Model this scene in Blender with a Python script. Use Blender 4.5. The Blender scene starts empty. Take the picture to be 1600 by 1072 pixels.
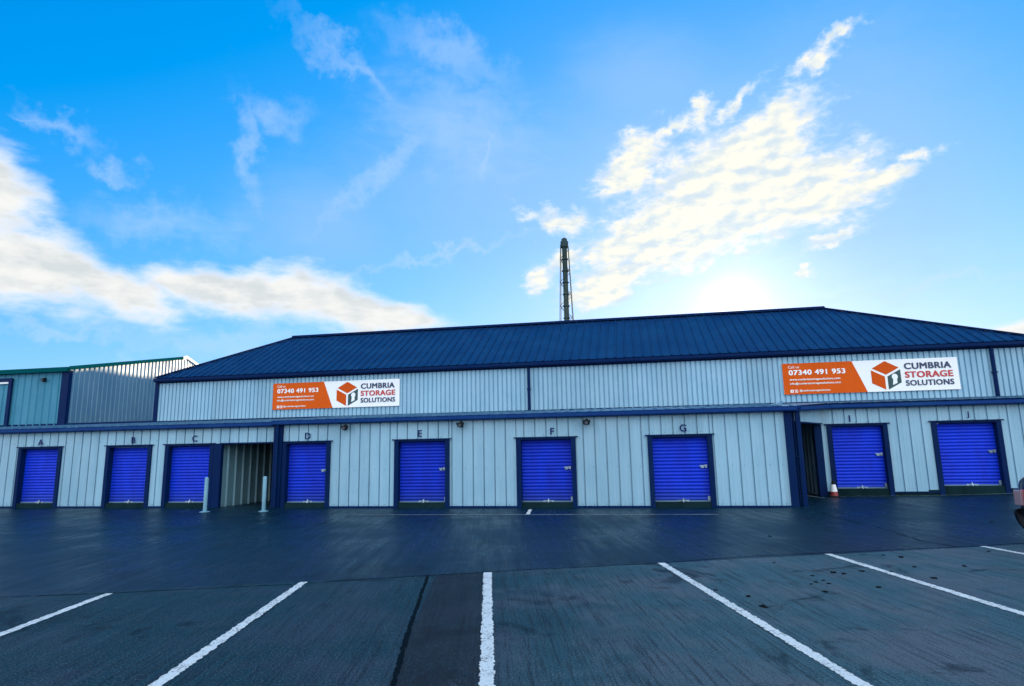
import bpy, bmesh, math, random
from mathutils import Vector, Matrix
R = math.radians
random.seed(7)
S = bpy.context.scene
COL = S.collection

# ------------------------------------------------------------------ camera
cam_d = bpy.data.cameras.new('camera'); cam = bpy.data.objects.new('camera', cam_d); COL.objects.link(cam)
YAW, PITCH, ROLL, F = -0.18681, 0.17119, -0.0177, 975.0
cy, sy, cp, sp = math.cos(YAW), math.sin(YAW), math.cos(PITCH), math.sin(PITCH)
fw = Vector((sy*cp, cy*cp, sp)); r0 = Vector((cy, -sy, 0)); u0 = r0.cross(fw)
rt = r0*math.cos(ROLL)+u0*math.sin(ROLL); up = -r0*math.sin(ROLL)+u0*math.cos(ROLL)
M = Matrix((rt, up, -fw)).transposed().to_4x4(); M.translation = Vector((0, 0, 1.65))
cam.matrix_world = M
cam_d.sensor_fit = 'HORIZONTAL'; cam_d.sensor_width = 36.0; cam_d.lens = F/1600*36.0
cam_d.clip_start = 0.05; cam_d.clip_end = 5000
S.camera = cam

# ------------------------------------------------------------------ exposure
S.view_settings.view_transform = 'Standard'
S.view_settings.look = 'None'
S.view_settings.exposure = 0.8
S.view_settings.gamma = 1.0

# ------------------------------------------------------------------ sun
SUN_AZ, SUN_EL = R(9.3), R(12.0)
sl = bpy.data.lights.new('sun', 'SUN'); sl.energy = 4.0; sl.angle = R(0.5); sl.color = (1.0, 0.80, 0.56)
sun = bpy.data.objects.new('sun', sl); COL.objects.link(sun)
sd = Vector((math.sin(SUN_AZ)*math.cos(SUN_EL), math.cos(SUN_AZ)*math.cos(SUN_EL), math.sin(SUN_EL)))
sun.rotation_euler = sd.to_track_quat('Z', 'Y').to_euler(); sun.location = sd*60

# ------------------------------------------------------------------ world: clear low-sun sky with clouds
W = bpy.data.worlds.new('World'); S.world = W; W.use_nodes = True
wn = W.node_tree; wn.nodes.clear()
class NT:
    def __init__(s, t): s.t = t
    def n(s, typ, **k):
        nd = s.t.nodes.new(typ)
        for a, b in k.items(): setattr(nd, a, b)
        return nd
    def link(s, a, b): s.t.links.new(a, b)
    def put(s, sock, v):
        if isinstance(v, bpy.types.NodeSocket): s.t.links.new(v, sock)
        elif v is not None: sock.default_value = v
    def m(s, op, a, b=None, c=None, clamp=False):
        nd = s.n('ShaderNodeMath', operation=op); nd.use_clamp = clamp
        for i, v in enumerate((a, b, c)):
            if v is not None: s.put(nd.inputs[i], v)
        return nd.outputs[0]
    def v(s, op, a, b=None):
        nd = s.n('ShaderNodeVectorMath', operation=op); s.put(nd.inputs[0], a)
        if b is not None: s.put(nd.inputs[1], b)
        return nd.outputs['Value'] if op in ('LENGTH', 'DOT_PRODUCT', 'DISTANCE') else nd.outputs[0]
    def mix(s, f, a, b, mode='MIX'):
        nd = s.n('ShaderNodeMix', data_type='RGBA', blend_type=mode)
        s.put(nd.inputs[0], f); s.put(nd.inputs[6], a); s.put(nd.inputs[7], b); return nd.outputs[2]
    def ramp(s, x, a, b, c=0.0, d=1.0, smooth=True):
        nd = s.n('ShaderNodeMapRange'); nd.interpolation_type = 'SMOOTHSTEP' if smooth else 'LINEAR'
        s.put(nd.inputs[0], x)
        for i, v in enumerate((a, b, c, d)): nd.inputs[i+1].default_value = v
        return nd.outputs[0]
    def noise(s, vec, scale, detail=4, rough=0.5, dist=0.0, out=0, lac=2.0):
        nd = s.n('ShaderNodeTexNoise'); s.put(nd.inputs['Vector'], vec)
        nd.inputs['Scale'].default_value = scale; nd.inputs['Detail'].default_value = detail
        nd.inputs['Roughness'].default_value = rough; nd.inputs['Distortion'].default_value = dist
        nd.inputs['Lacunarity'].default_value = lac
        return nd.outputs[out]
    def mapping(s, vec, loc=(0, 0, 0), rot=(0, 0, 0), sc=(1, 1, 1), typ='POINT'):
        nd = s.n('ShaderNodeMapping', vector_type=typ); s.put(nd.inputs[0], vec)
        nd.inputs['Location'].default_value = loc; nd.inputs['Rotation'].default_value = rot
        nd.inputs['Scale'].default_value = sc
        return nd.outputs[0]
w = NT(wn)
tc = w.n('ShaderNodeTexCoord').outputs['Generated']
sky = w.n('ShaderNodeTexSky', sky_type='NISHITA'); sky.sun_disc = False
sky.sun_elevation = SUN_EL; sky.sun_rotation = SUN_AZ
sky.air_density = 1.0; sky.dust_density = 0.3; sky.ozone_density = 2.0
sep = w.n('ShaderNodeSeparateXYZ'); w.link(tc, sep.inputs[0])
X, Y, Z = sep.outputs
az = w.m('MULTIPLY', w.m('ARCTAN2', X, Y), 180/math.pi)
el = w.m('MULTIPLY', w.m('ARCSINE', Z), 180/math.pi)
cmb = w.n('ShaderNodeCombineXYZ'); w.put(cmb.inputs[0], az); w.put(cmb.inputs[1], el)
AE = cmb.outputs[0]
def vcol(noise, amp):
    o = w.v('SUBTRACT', noise, (0.5, 0.5, 0.5)); sc = w.n('ShaderNodeVectorMath', operation='SCALE')
    w.put(sc.inputs[0], o); sc.inputs['Scale'].default_value = amp; return sc.outputs[0]
warp = w.v('ADD', AE, vcol(w.noise(AE, 0.22, 3, 0.6, out=1), 3.5))
def ellipses(lst, vec):
    acc = None
    for (a, e, ra, re, ang) in lst:
        q = w.mapping(vec, (a, e, 0), (0, 0, R(ang)), (ra, re, 1), 'TEXTURE')
        q2 = w.n('ShaderNodeVectorMath', operation='MULTIPLY'); w.put(q2.inputs[0], q); q2.inputs[1].default_value = (1, 1, 0)
        d = w.m('SUBTRACT', 1.0, w.v('LENGTH', q2.outputs[0]))
        acc = d if acc is None else w.m('SMOOTH_MAX', acc, d, 0.25)
    return acc
BIG = [(11.5, 24.6, 7.0, 3.2, 18.0), (6.0, 18.6, 9.0, 3.2, 16.0), (1.0, 24.6, 4.2, 2.2, 20.0), (9.2, 21.6, 9.8, 4.9, 11.1), (2.15, 18.81, 7.96, 2.87, 26.1), (15.02, 20.91, 7.51, 3.89, -0.2), (21.54, 20.69, 3.32, 0.98, -0.1), (-1.58, 15.09, 5.26, 1.86, 21.0), (13.75, 26.5, 3.68, 1.49, 28.2)]
SMALL = [(-6.49, 20.77, 3.8, 1.36, -11.7), (17.45, 30.03, 2.36, 1.0, 14.4), (7.58, 28.6, 1.9, 1.2, 38.3), (15.51, 14.53, 1.26, 0.48, 2.7), (-7.86, 15.95, 1.44, 2.0, -30.8), (2.03, 26.47, 3.51, 1.64, 11.6), (17.84, 16.89, 3.05, 0.83, 20.6), (19.5, 31.2, 2.2, 0.7, 20), (11.0, 29.0, 3.2, 0.8, 30), (5.0, 27.6, 3.0, 1.0, 25), (24.0, 21.5, 2.2, 0.6, 8), (-5.0, 17.6, 3.0, 1.2, 35)]
LEFT = [(-50.35, 13.56, 7.11, 3.39, -17.9), (-52.67, 18.5, 3.91, 3.26, -23.7), (-44.33, 12.75, 5.56, 2.06, -9.4), (-48.78, 13.3, 5.76, 2.3, 2.2), (-39.5, 13.9, 3.5, 1.3, 0.0), (-30.92, 13.76, 9.12, 2.65, -4.6), (-24.24, 12.69, 7.99, 1.94, -10.2), (-20.18, 11.64, 4.68, 1.16, -7.2), (-35.63, 14.47, 4.05, 1.81, 5.2), (28.73, 7.61, 2.67, 0.64, 2.7)]
WISP = [(-48.49, 24.07, 2.35, 0.74, -19.3), (-44.75, 21.81, 1.22, 0.67, 1.1), (-49.93, 24.34, 1.21, 0.35, 15.8), (-25.36, 32.26, 5.94, 0.9, -31.6), (-16.65, 29.3, 6.75, 3.25, -15.4), (-12.88, 27.25, 0.76, 2.69, -0.2), (-22.75, 24.77, 6.45, 1.0, 41.3), (-34.73, 25.54, 0.98, 3.97, 16.0), (-32.75, 28.84, 2.24, 1.23, 8.6), (-16.65, 34.33, 5.59, 1.54, -13.8), (-41.22, 18.44, 5.16, 1.5, 8.8), (-35.85, 9.64, 8.42, 1.17, -2.2), (-46.49, 9.1, 4.81, 0.57, -0.9), (-16.65, 18.33, 7.9, 0.46, 10.1), (23.38, 11.83, 7.04, 0.44, 5.1)]
VEIL = [(2.37, 31.56, 7.93, 4.48, -7.0), (-12.31, 23.43, 16.18, 7.25, -0.5), (4, 24, 16, 9, 0), (-28, 20, 8, 5, 0), (20, 22, 10, 12, 0)]
streak = w.mapping(AE, (0, 0, 0), (0, 0, R(-24)), (0.6, 1.2, 1))
toward = w.v('ADD', streak, (0.05, -0.55, 0))          # same pattern sampled a little nearer the sun: gives relief
nbig = w.noise(streak, 0.62, 9, 0.58, 0.15); nrel = w.noise(streak, 0.5, 5, 0.5, 0.1); nrel2 = w.noise(toward, 0.5, 3, 0.5, 0.1)
nedge = w.noise(streak, 2.2, 6, 0.62, 0.2)
warps = w.v('ADD', warp, vcol(w.noise(AE, 0.6, 4, 0.6, out=1), 2.5))
mb_ = w.m('SMOOTH_MAX', ellipses(BIG, warp), w.m('MULTIPLY_ADD', ellipses(SMALL, warps), 0.62, -0.08), 0.2)
dbig = w.m('ADD', w.m('MULTIPLY_ADD', mb_, 1.7, 0.05), w.m('ADD', w.m('MULTIPLY', w.m('SUBTRACT', nbig, 0.5), 2.1), w.m('MULTIPLY', w.m('SUBTRACT', nedge, 0.5), 1.0)))
dens_b = w.ramp(dbig, -0.35, 0.85)
relief_b = w.ramp(w.m('SUBTRACT', w.m('ADD', nrel, w.m('MULTIPLY', nedge, 0.18)), nrel2), 0.0, 0.26)
soft = w.mapping(AE, (3, 1, 0), (0, 0, R(12)), (0.42, 1.0, 1))
nl = w.noise(soft, 0.42, 8, 0.56, 0.1); nl2 = w.noise(w.v('ADD', soft, (0.3, 0.7, 0)), 0.42, 4, 0.5, 0.1)
warp2 = w.v('ADD', AE, vcol(w.noise(AE, 0.14, 3, 0.5, out=1), 4.0))
nle = w.noise(soft, 1.3, 7, 0.6, 0.3)
dl = w.m('ADD', w.m('MULTIPLY_ADD', ellipses(LEFT, warp2), 1.5, w.m('MULTIPLY_ADD', nle, 0.9, -0.42)), w.m('MULTIPLY', w.m('SUBTRACT', nl, 0.5), 1.3))
dens_l = w.ramp(dl, -0.35, 0.75)
relief_l = w.ramp(w.m('SUBTRACT', w.m('ADD', nl, w.m('MULTIPLY', nle, 0.25)), nl2), -0.04, 0.32)
nw = w.noise(w.mapping(AE, (7, 3, 0), (0, 0, R(30)), (0.5, 1.3, 1)), 0.45, 5, 0.6, 0.8)
warp3 = w.v('ADD', warp2, vcol(w.noise(AE, 0.35, 5, 0.6, out=1), 7.0))
dw = w.m('ADD', ellipses(WISP, warp3), w.m('MULTIPLY', w.m('SUBTRACT', nw, 0.5), 1.3))
dens_w = w.ramp(dw, -0.8, 1.3, 0, 0.34)
dv = ellipses(VEIL, AE)
dens_v = w.ramp(w.m('ADD', dv, w.m('MULTIPLY', w.m('SUBTRACT', nw, 0.5), 0.5)), -0.4, 0.9, 0, 0.55)
# base sky: the low-sun sky, deeper and more saturated
K = 10.0/1.741
sc_ = w.n('ShaderNodeSeparateColor'); w.link(sky.outputs[0], sc_.inputs[0])
def curve(ch, off, a, b):      # gentle shoulder so the sky by the low sun keeps its colour
    x = w.m('MAXIMUM', w.m('SUBTRACT', w.m('MULTIPLY', ch, 0.1), off), 0.0)
    return w.m('MULTIPLY', w.m('DIVIDE', w.m('MULTIPLY', x, a), w.m('MULTIPLY_ADD', x, b, 1.0)), K)
cc_ = w.n('ShaderNodeCombineColor')
w.put(cc_.inputs[0], curve(sc_.outputs[0], 0.105, 1.6, 1.0)); w.put(cc_.inputs[1], curve(sc_.outputs[1], 0.0, 2.4, 1.4)); w.put(cc_.inputs[2], curve(sc_.outputs[2], 0.0, 6.0, 3.0))
base = cc_.outputs[0]
def k(c): return (c[0]*K, c[1]*K, c[2]*K, 1)
c1 = w.mix(dens_v, base, k((0.34, 0.60, 1.08)))
c1 = w.mix(dens_w, c1, k((0.66, 0.82, 1.05)))
c2 = w.mix(relief_l, k((0.98, 0.97, 0.92)), k((0.72, 0.76, 0.76)))
c2 = w.mix(w.ramp(dl, 0.05, 0.9), k((0.86, 0.97, 1.15)), c2)
c1 = w.mix(w.m('MULTIPLY', dens_l, 0.96), c1, c2)
c3 = w.mix(relief_b, k((1.06, 1.03, 0.88)), k((0.70, 0.82, 0.90)))
c3 = w.mix(w.ramp(dbig, -0.1, 0.7), k((0.70, 0.88, 1.12)), c3)
c1 = w.mix(w.m('MULTIPLY', dens_b, 0.95), c1, c3)
# glow of the low sun just behind the roof
dsun = w.v('DOT_PRODUCT', tc, tuple(sd))
gl = w.m('POWER', w.m('MAXIMUM', dsun, 0.0), 1300.0)
gl2 = w.m('POWER', w.m('MAXIMUM', dsun, 0.0), 140.0)
glow = w.m('ADD', w.m('MULTIPLY', gl, 3.0), w.m('MULTIPLY', gl2, 0.7))
gc = w.n('ShaderNodeVectorMath', operation='SCALE'); gc.inputs[0].default_value = (1.0, 0.95, 0.75); w.put(gc.inputs['Scale'], glow)
c1 = w.mix(1.0, c1, gc.outputs[0], 'ADD')
# bright cloud cover added in the unseen sky behind the photographer to light the facade
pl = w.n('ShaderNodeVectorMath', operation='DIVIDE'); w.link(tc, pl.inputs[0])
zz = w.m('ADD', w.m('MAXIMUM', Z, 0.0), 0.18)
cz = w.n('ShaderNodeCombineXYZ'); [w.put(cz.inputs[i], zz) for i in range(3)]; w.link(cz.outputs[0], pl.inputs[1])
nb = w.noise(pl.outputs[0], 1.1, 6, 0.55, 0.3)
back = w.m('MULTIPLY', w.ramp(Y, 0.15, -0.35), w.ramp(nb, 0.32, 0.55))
BACK_FILL = (2.3, 2.45, 2.6)
c1 = w.mix(back, c1, k(BACK_FILL))
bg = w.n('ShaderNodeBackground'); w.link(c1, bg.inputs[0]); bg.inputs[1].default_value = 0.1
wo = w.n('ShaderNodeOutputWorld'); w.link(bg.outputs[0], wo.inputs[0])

# ------------------------------------------------------------------ materials
MATS = {}
def mat(name, col, rough=0.5, metal=0.0, fn=None, spec=0.5, coat=0.0):
    m = bpy.data.materials.new(name); m.use_nodes = True
    t = NT(m.node_tree); b = m.node_tree.nodes['Principled BSDF']
    b.inputs['Base Color'].default_value = (*col, 1); b.inputs['Roughness'].default_value = rough
    b.inputs['Metallic'].default_value = metal; b.inputs['Specular IOR Level'].default_value = spec
    b.inputs['Coat Weight'].default_value = coat
    if fn: fn(t, b)
    MATS[name] = m; return m
def pos(t): return t.n('ShaderNodeNewGeometry').outputs['Position']
def bump(t, b, h, strength, dist=0.01):
    bn = t.n('ShaderNodeBump'); bn.inputs['Strength'].default_value = strength; bn.inputs['Distance'].default_value = dist
    t.put(bn.inputs['Height'], h); t.link(bn.outputs[0], b.inputs['Normal'])
def weathered(col, dark, amt=0.35, streak=True, rough=(0.35, 0.6)):
    def fn(t, b):
        p = pos(t)
        n1 = t.noise(t.mapping(p, sc=(1, 1, 0.12)), 3.0, 5, 0.6)
        n2 = t.noise(p, 0.9, 4, 0.6)
        f = t.m('MULTIPLY', t.ramp(t.m('ADD', t.m('MULTIPLY', n1, 0.5), t.m('MULTIPLY', n2, 0.5)), 0.42, 0.66), amt)
        b_ = t.mix(f, (*col, 1), (*dark, 1)); t.link(b_, b.inputs['Base Color'])
        t.link(t.ramp(n1, 0.3, 0.7, rough[0], rough[1]), b.inputs['Roughness'])
        bump(t, b, t.noise(p, 2.2, 3, 0.5), 0.25, 0.02)
    return fn
def sheet_tone(t, p, col, step, amt):
    s_ = t.n('ShaderNodeSeparateXYZ'); t.link(p, s_.inputs[0])
    f = t.m('FLOOR', t.m('DIVIDE', s_.outputs[0], step)); wn_ = t.n('ShaderNodeTexWhiteNoise', noise_dimensions='1D'); t.link(f, wn_.inputs['W'])
    h = t.n('ShaderNodeHueSaturation'); t.link(col, h.inputs['Color']); t.link(t.ramp(wn_.outputs[0], 0, 1, 1-amt, 1+amt, False), h.inputs['Value']); return h.outputs[0]
def walldirt(col, dark):
    # painted steel sheet, rain streaks and grime splashed up from the yard
    def fn(t, b):
        p = pos(t); sp_ = t.n('ShaderNodeSeparateXYZ'); t.link(p, sp_.inputs[0])
        n1 = t.noise(t.mapping(p, sc=(1, 1, 0.1)), 4.0, 5, 0.65)
        n2 = t.noise(p, 0.7, 4, 0.6)
        n3 = t.noise(p, 14.0, 3, 0.7)
        splash = t.m('MULTIPLY', t.ramp(t.m('ADD', sp_.outputs[2], t.m('MULTIPLY', n3, 0.25)), 0.38, 0.1), 0.4)
        f = t.m('MAXIMUM', t.m('MULTIPLY', t.ramp(t.m('ADD', t.m('MULTIPLY', n1, 0.55), t.m('MULTIPLY', n2, 0.45)), 0.40, 0.68), 0.34), splash)
        t.link(sheet_tone(t, p, t.mix(f, (*col, 1), (*dark, 1)), 0.999, 0.07), b.inputs['Base Color'])
        t.link(t.ramp(n2, 0.3, 0.7, 0.38, 0.62), b.inputs['Roughness'])
        bump(t, b, t.noise(p, 1.6, 3, 0.5), 0.3, 0.02)
    return fn
CLAD = mat('pale_cladding', (0.17, 0.40, 0.60), fn=walldirt((0.235, 0.425, 0.55), (0.09, 0.25, 0.37)))
CLADP = mat('passage_shade_cladding', (0.12, 0.25, 0.32), fn=walldirt((0.13, 0.27, 0.34), (0.05, 0.13, 0.18)))  # wall cladding in a darker copy: left passage shade put into the colour
CLADQ = mat('deep_shade_cladding', (0.05, 0.12, 0.16), fn=walldirt((0.045, 0.11, 0.16), (0.02, 0.06, 0.09)))  # same cladding darker still, the right passage's deep shade painted in
CLADN = mat('neighbour_front_cladding', (0.02, 0.2, 0.33), fn=walldirt((0.045, 0.21, 0.31), (0.02, 0.13, 0.21)), spec=0.2)
CLADL = mat('neighbour_cladding', (0.36, 0.5, 0.55), fn=walldirt((0.11, 0.25, 0.35), (0.05, 0.16, 0.25)))
NAVY = mat('navy_trim', (0.012, 0.035, 0.16), fn=weathered((0.001, 0.013, 0.066), (0.002, 0.022, 0.08), 0.6), spec=0.05)
ROOF = mat('navy_roof_sheet', (0.01, 0.04, 0.16), fn=weathered((0.003, 0.026, 0.092), (0.005, 0.044, 0.125), 0.8, rough=(0.35, 0.55)), spec=0.12)
LEAN = mat('lean_to_roof_sheet', (0.05, 0.15, 0.26), fn=weathered((0.05, 0.15, 0.26), (0.16, 0.3, 0.36), 0.6))
GUT = mat('gutter_blue', (0.02, 0.07, 0.26), fn=weathered((0.003, 0.032, 0.155), (0.01, 0.06, 0.18), 0.6), spec=0.08)
def doorfn(t, b):
    p = pos(t); n1 = t.noise(t.mapping(p, sc=(1, 1, 0.3)), 2.5, 5, 0.6)
    sp2 = t.n('ShaderNodeSeparateXYZ'); t.link(p, sp2.inputs[0])
    dc = t.mix(t.ramp(n1, 0.35, 0.7, 0, 0.6), (0.004, 0.036, 0.56, 1), (0.006, 0.02, 0.36, 1))
    grime = t.m('MULTIPLY', t.ramp(t.m('ADD', sp2.outputs[2], t.m('MULTIPLY', t.noise(p, 6.0, 4, 0.7), 0.5)), 0.95, 0.35), 0.5)
    dc = t.mix(grime, dc, (0.02, 0.05, 0.20, 1))
    t.link(sheet_tone(t, p, dc, 3.0, 0.16), b.inputs['Base Color'])
    t.link(t.ramp(n1, 0.3, 0.7, 0.38, 0.5), b.inputs['Roughness'])
    bump(t, b, t.noise(p, 3.0, 3, 0.5), 0.25, 0.02)
DOOR = mat('roller_door_blue', (0.012, 0.03, 0.8), fn=doorfn, spec=0.2)
SILV = mat('galvanised_steel', (0.45, 0.5, 0.55), 0.35, 0.6, fn=weathered((0.26, 0.36, 0.44), (0.10, 0.15, 0.18), 0.8))
RAIL = mat('dull_rail', (0.10, 0.18, 0.26), 0.5, spec=0.2)
CONC = mat('step_concrete', (0.10, 0.11, 0.09), 0.9, fn=weathered((0.007, 0.024, 0.030), (0.003, 0.012, 0.015), 0.9, rough=(0.7, 0.95)), spec=0.03)
BLACK = mat('black_plastic', (0.006, 0.008, 0.012), 0.6, spec=0.15)
RUBBER = mat('black_rubber', (0.015, 0.015, 0.016), 0.8)
GLASSY = mat('lamp_glass', (0.08, 0.10, 0.13), 0.15)
LETTER = mat('letter_navy', (0.002, 0.006, 0.10), 0.6, spec=0.1)
WHITE = mat('sign_white', (0.80, 0.82, 0.83), 0.4)
ORANGE = mat('sign_orange', (0.72, 0.12, 0.008), 0.45, fn=weathered((0.62, 0.09, 0.004), (0.54, 0.07, 0.003), 0.5), spec=0.1)
ORANGE2 = mat('logo_orange', (0.56, 0.075, 0.004), 0.5, spec=0.1)
SNAVY = mat('sign_text_navy', (0.008, 0.03, 0.09), 0.5)
SRED = mat('sign_text_red', (0.50, 0.035, 0.035), 0.5)
SGREEN = mat('logo_dark_green', (0.008, 0.05, 0.055), 0.5)
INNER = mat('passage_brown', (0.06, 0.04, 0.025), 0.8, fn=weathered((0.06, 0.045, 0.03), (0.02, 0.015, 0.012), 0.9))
STACKM = mat('stack_steel', (0.05, 0.10, 0.10), 0.7, fn=lambda t, b: t.link(t.mix(t.ramp(t.m('ADD', t.n('ShaderNodeSeparateXYZ').outputs[2], 0.0) if False else (lambda s: (t.link(pos(t), s.inputs[0]), s.outputs[2])[1])(t.n('ShaderNodeSeparateXYZ')), 50.0, 62.0), (0.03, 0.055, 0.045, 1), (0.003, 0.028, 0.026, 1)), b.inputs['Base Color']))
STEELD = mat('dark_steelwork', (0.015, 0.04, 0.045), 0.8)
BOLL = mat('bollard_paint', (0.42, 0.62, 0.72), fn=weathered((0.17, 0.37, 0.47), (0.06, 0.17, 0.24), 0.9))
GTRIM = mat('teal_verge_trim', (0.002, 0.07, 0.08), 0.9, spec=0.0)
CREAM = mat('pale_ridge_cap', (0.45, 0.44, 0.38), 0.5)

# stall direction (brushed lines run this way)
STH = math.atan2(-0.82, 3.58)          # heading from +Y
def groundfn(t, b):
    p = pos(t)
    q = t.mapping(p, rot=(0, 0, STH))        # y' along the stalls
    qs = t.mapping(q, sc=(1, 0.022, 1))
    lines = t.noise(t.v('ADD', qs, vc_(t, t.noise(p, 0.5, 2, 0.5, out=1), 0.01)), 30.0, 4, 0.7)
    lines2 = t.noise(t.mapping(q, sc=(1, 0.06, 1)), 6.0, 4, 0.6)
    agg = t.noise(p, 60.0, 4, 0.85)
    lines3 = t.noise(t.mapping(q, sc=(1, 0.04, 1)), 60.0, 3, 0.7)
    lines = t.m('ADD', t.m('MULTIPLY', lines, 0.62), t.m('MULTIPLY', lines3, 0.38))
    agg2 = t.noise(p, 28.0, 4, 0.7)
    blot = t.noise(p, 0.55, 5, 0.6, 0.6)
    blot2 = t.noise(t.mapping(p, (5, 9, 0)), 1.6, 5, 0.65, 0.5)
    sx = t.n('ShaderNodeSeparateXYZ'); t.link(p, sx.inputs[0])
    # the near slabs are drier and rougher than the trowelled strip along the doors
    # joint line: y = 9.62 + 0.381 x
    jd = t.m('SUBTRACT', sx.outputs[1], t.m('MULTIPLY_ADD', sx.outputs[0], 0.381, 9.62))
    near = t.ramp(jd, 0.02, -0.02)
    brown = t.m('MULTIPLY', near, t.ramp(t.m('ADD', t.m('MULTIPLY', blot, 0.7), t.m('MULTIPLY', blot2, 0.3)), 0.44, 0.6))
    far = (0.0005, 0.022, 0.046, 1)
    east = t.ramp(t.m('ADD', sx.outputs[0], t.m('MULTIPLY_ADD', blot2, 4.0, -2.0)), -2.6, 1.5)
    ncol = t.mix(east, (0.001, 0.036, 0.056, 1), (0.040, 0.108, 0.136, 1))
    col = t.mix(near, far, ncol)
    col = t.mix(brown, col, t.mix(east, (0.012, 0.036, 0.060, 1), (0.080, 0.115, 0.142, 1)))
    col = t.mix(t.ramp(lines, 0.48, 0.60, 0.0, 0.62), col, (0.002, 0.006, 0.012, 1))
    col = t.mix(t.m('MULTIPLY', t.ramp(agg, 0.54, 0.64), t.m('MULTIPLY_ADD', near, 0.6, 0.15)), col, (0.20, 0.26, 0.28, 1))
    col = t.mix(t.m('MULTIPLY', t.ramp(agg, 0.47, 0.36), 0.8), col, (0.002, 0.006, 0.008, 1))
    stain = t.ramp(t.noise(t.mapping(p, (31, 12, 0)), 0.9, 6, 0.68, 0.8), 0.56, 0.64)
    col = t.mix(t.m('MULTIPLY', stain, 0.65), col, (0.002, 0.010, 0.016, 1))
    # dark coarse strip beside the tar joint
    u = t.n('ShaderNodeSeparateXYZ'); t.link(q, u.inputs[0])
    strip = t.m('MULTIPLY', t.m('MULTIPLY', near, t.ramp(u.outputs[0], USTRIP[0], USTRIP[0]+0.04)), t.ramp(u.outputs[0], USTRIP[1], USTRIP[1]-0.1))
    col = t.mix(t.m('MULTIPLY', strip, t.ramp(agg2, 0.35, 0.6, 0.3, 0.92)), col, (0.012, 0.013, 0.016, 1))
    t.link(col, b.inputs['Base Color'])
    wet = t.ramp(t.m('ADD', t.m('MULTIPLY', blot, 0.55), t.m('MULTIPLY', lines2, 0.45)), 0.4, 0.62)
    rr = t.m('SUBTRACT', t.m('MULTIPLY_ADD', near, 0.20, 0.42), t.m('MULTIPLY', wet, 0.18))
    t.link(rr, b.inputs['Roughness'])
    hgt = t.m('ADD', t.m('MULTIPLY', lines, 0.7), t.m('ADD', t.m('MULTIPLY', agg, 0.35), t.m('MULTIPLY', agg2, 0.25)))
    bump(t, b, hgt, 1.0, 0.025)
def vc_(t, noise, amp):
    o = t.v('SUBTRACT', noise, (0.5, 0.5, 0.5)); sc = t.n('ShaderNodeVectorMath', operation='SCALE')
    t.put(sc.inputs[0], o); sc.inputs['Scale'].default_value = amp; return sc.outputs[0]
def uof(x, y): return x*math.cos(STH)-y*math.sin(STH)
USTRIP = (uof(-2.16, 5.96), uof(-1.3, 5.6))
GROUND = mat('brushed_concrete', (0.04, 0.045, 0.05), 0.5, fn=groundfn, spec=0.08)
def linefn(t, b):
    p = pos(t)
    n = t.noise(p, 38.0, 4, 0.75); n2 = t.noise(p, 5.0, 4, 0.6)
    f = t.m('MULTIPLY', t.ramp(n, 0.50, 0.60), t.ramp(n2, 0.42, 0.56, 0.15, 1.0))
    t.link(t.mix(f, (0.62, 0.68, 0.66, 1), (0.10, 0.12, 0.13, 1)), b.inputs['Base Color'])
    bump(t, b, n, 0.4, 0.01)
PAINT = mat('worn_white_line_paint', (0.6, 0.66, 0.66), 0.6, fn=linefn)
PAINT2 = mat('faded_line_paint', (0.22, 0.28, 0.32), 0.6, fn=weathered((0.30, 0.36, 0.38), (0.12, 0.15, 0.17), 0.9))
TAR = mat('tar_seal', (0.001, 0.005, 0.008), 0.8, spec=0.05)
MUD = mat('dried_mud', (0.004, 0.005, 0.008), 0.95, spec=0.1)

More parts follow.
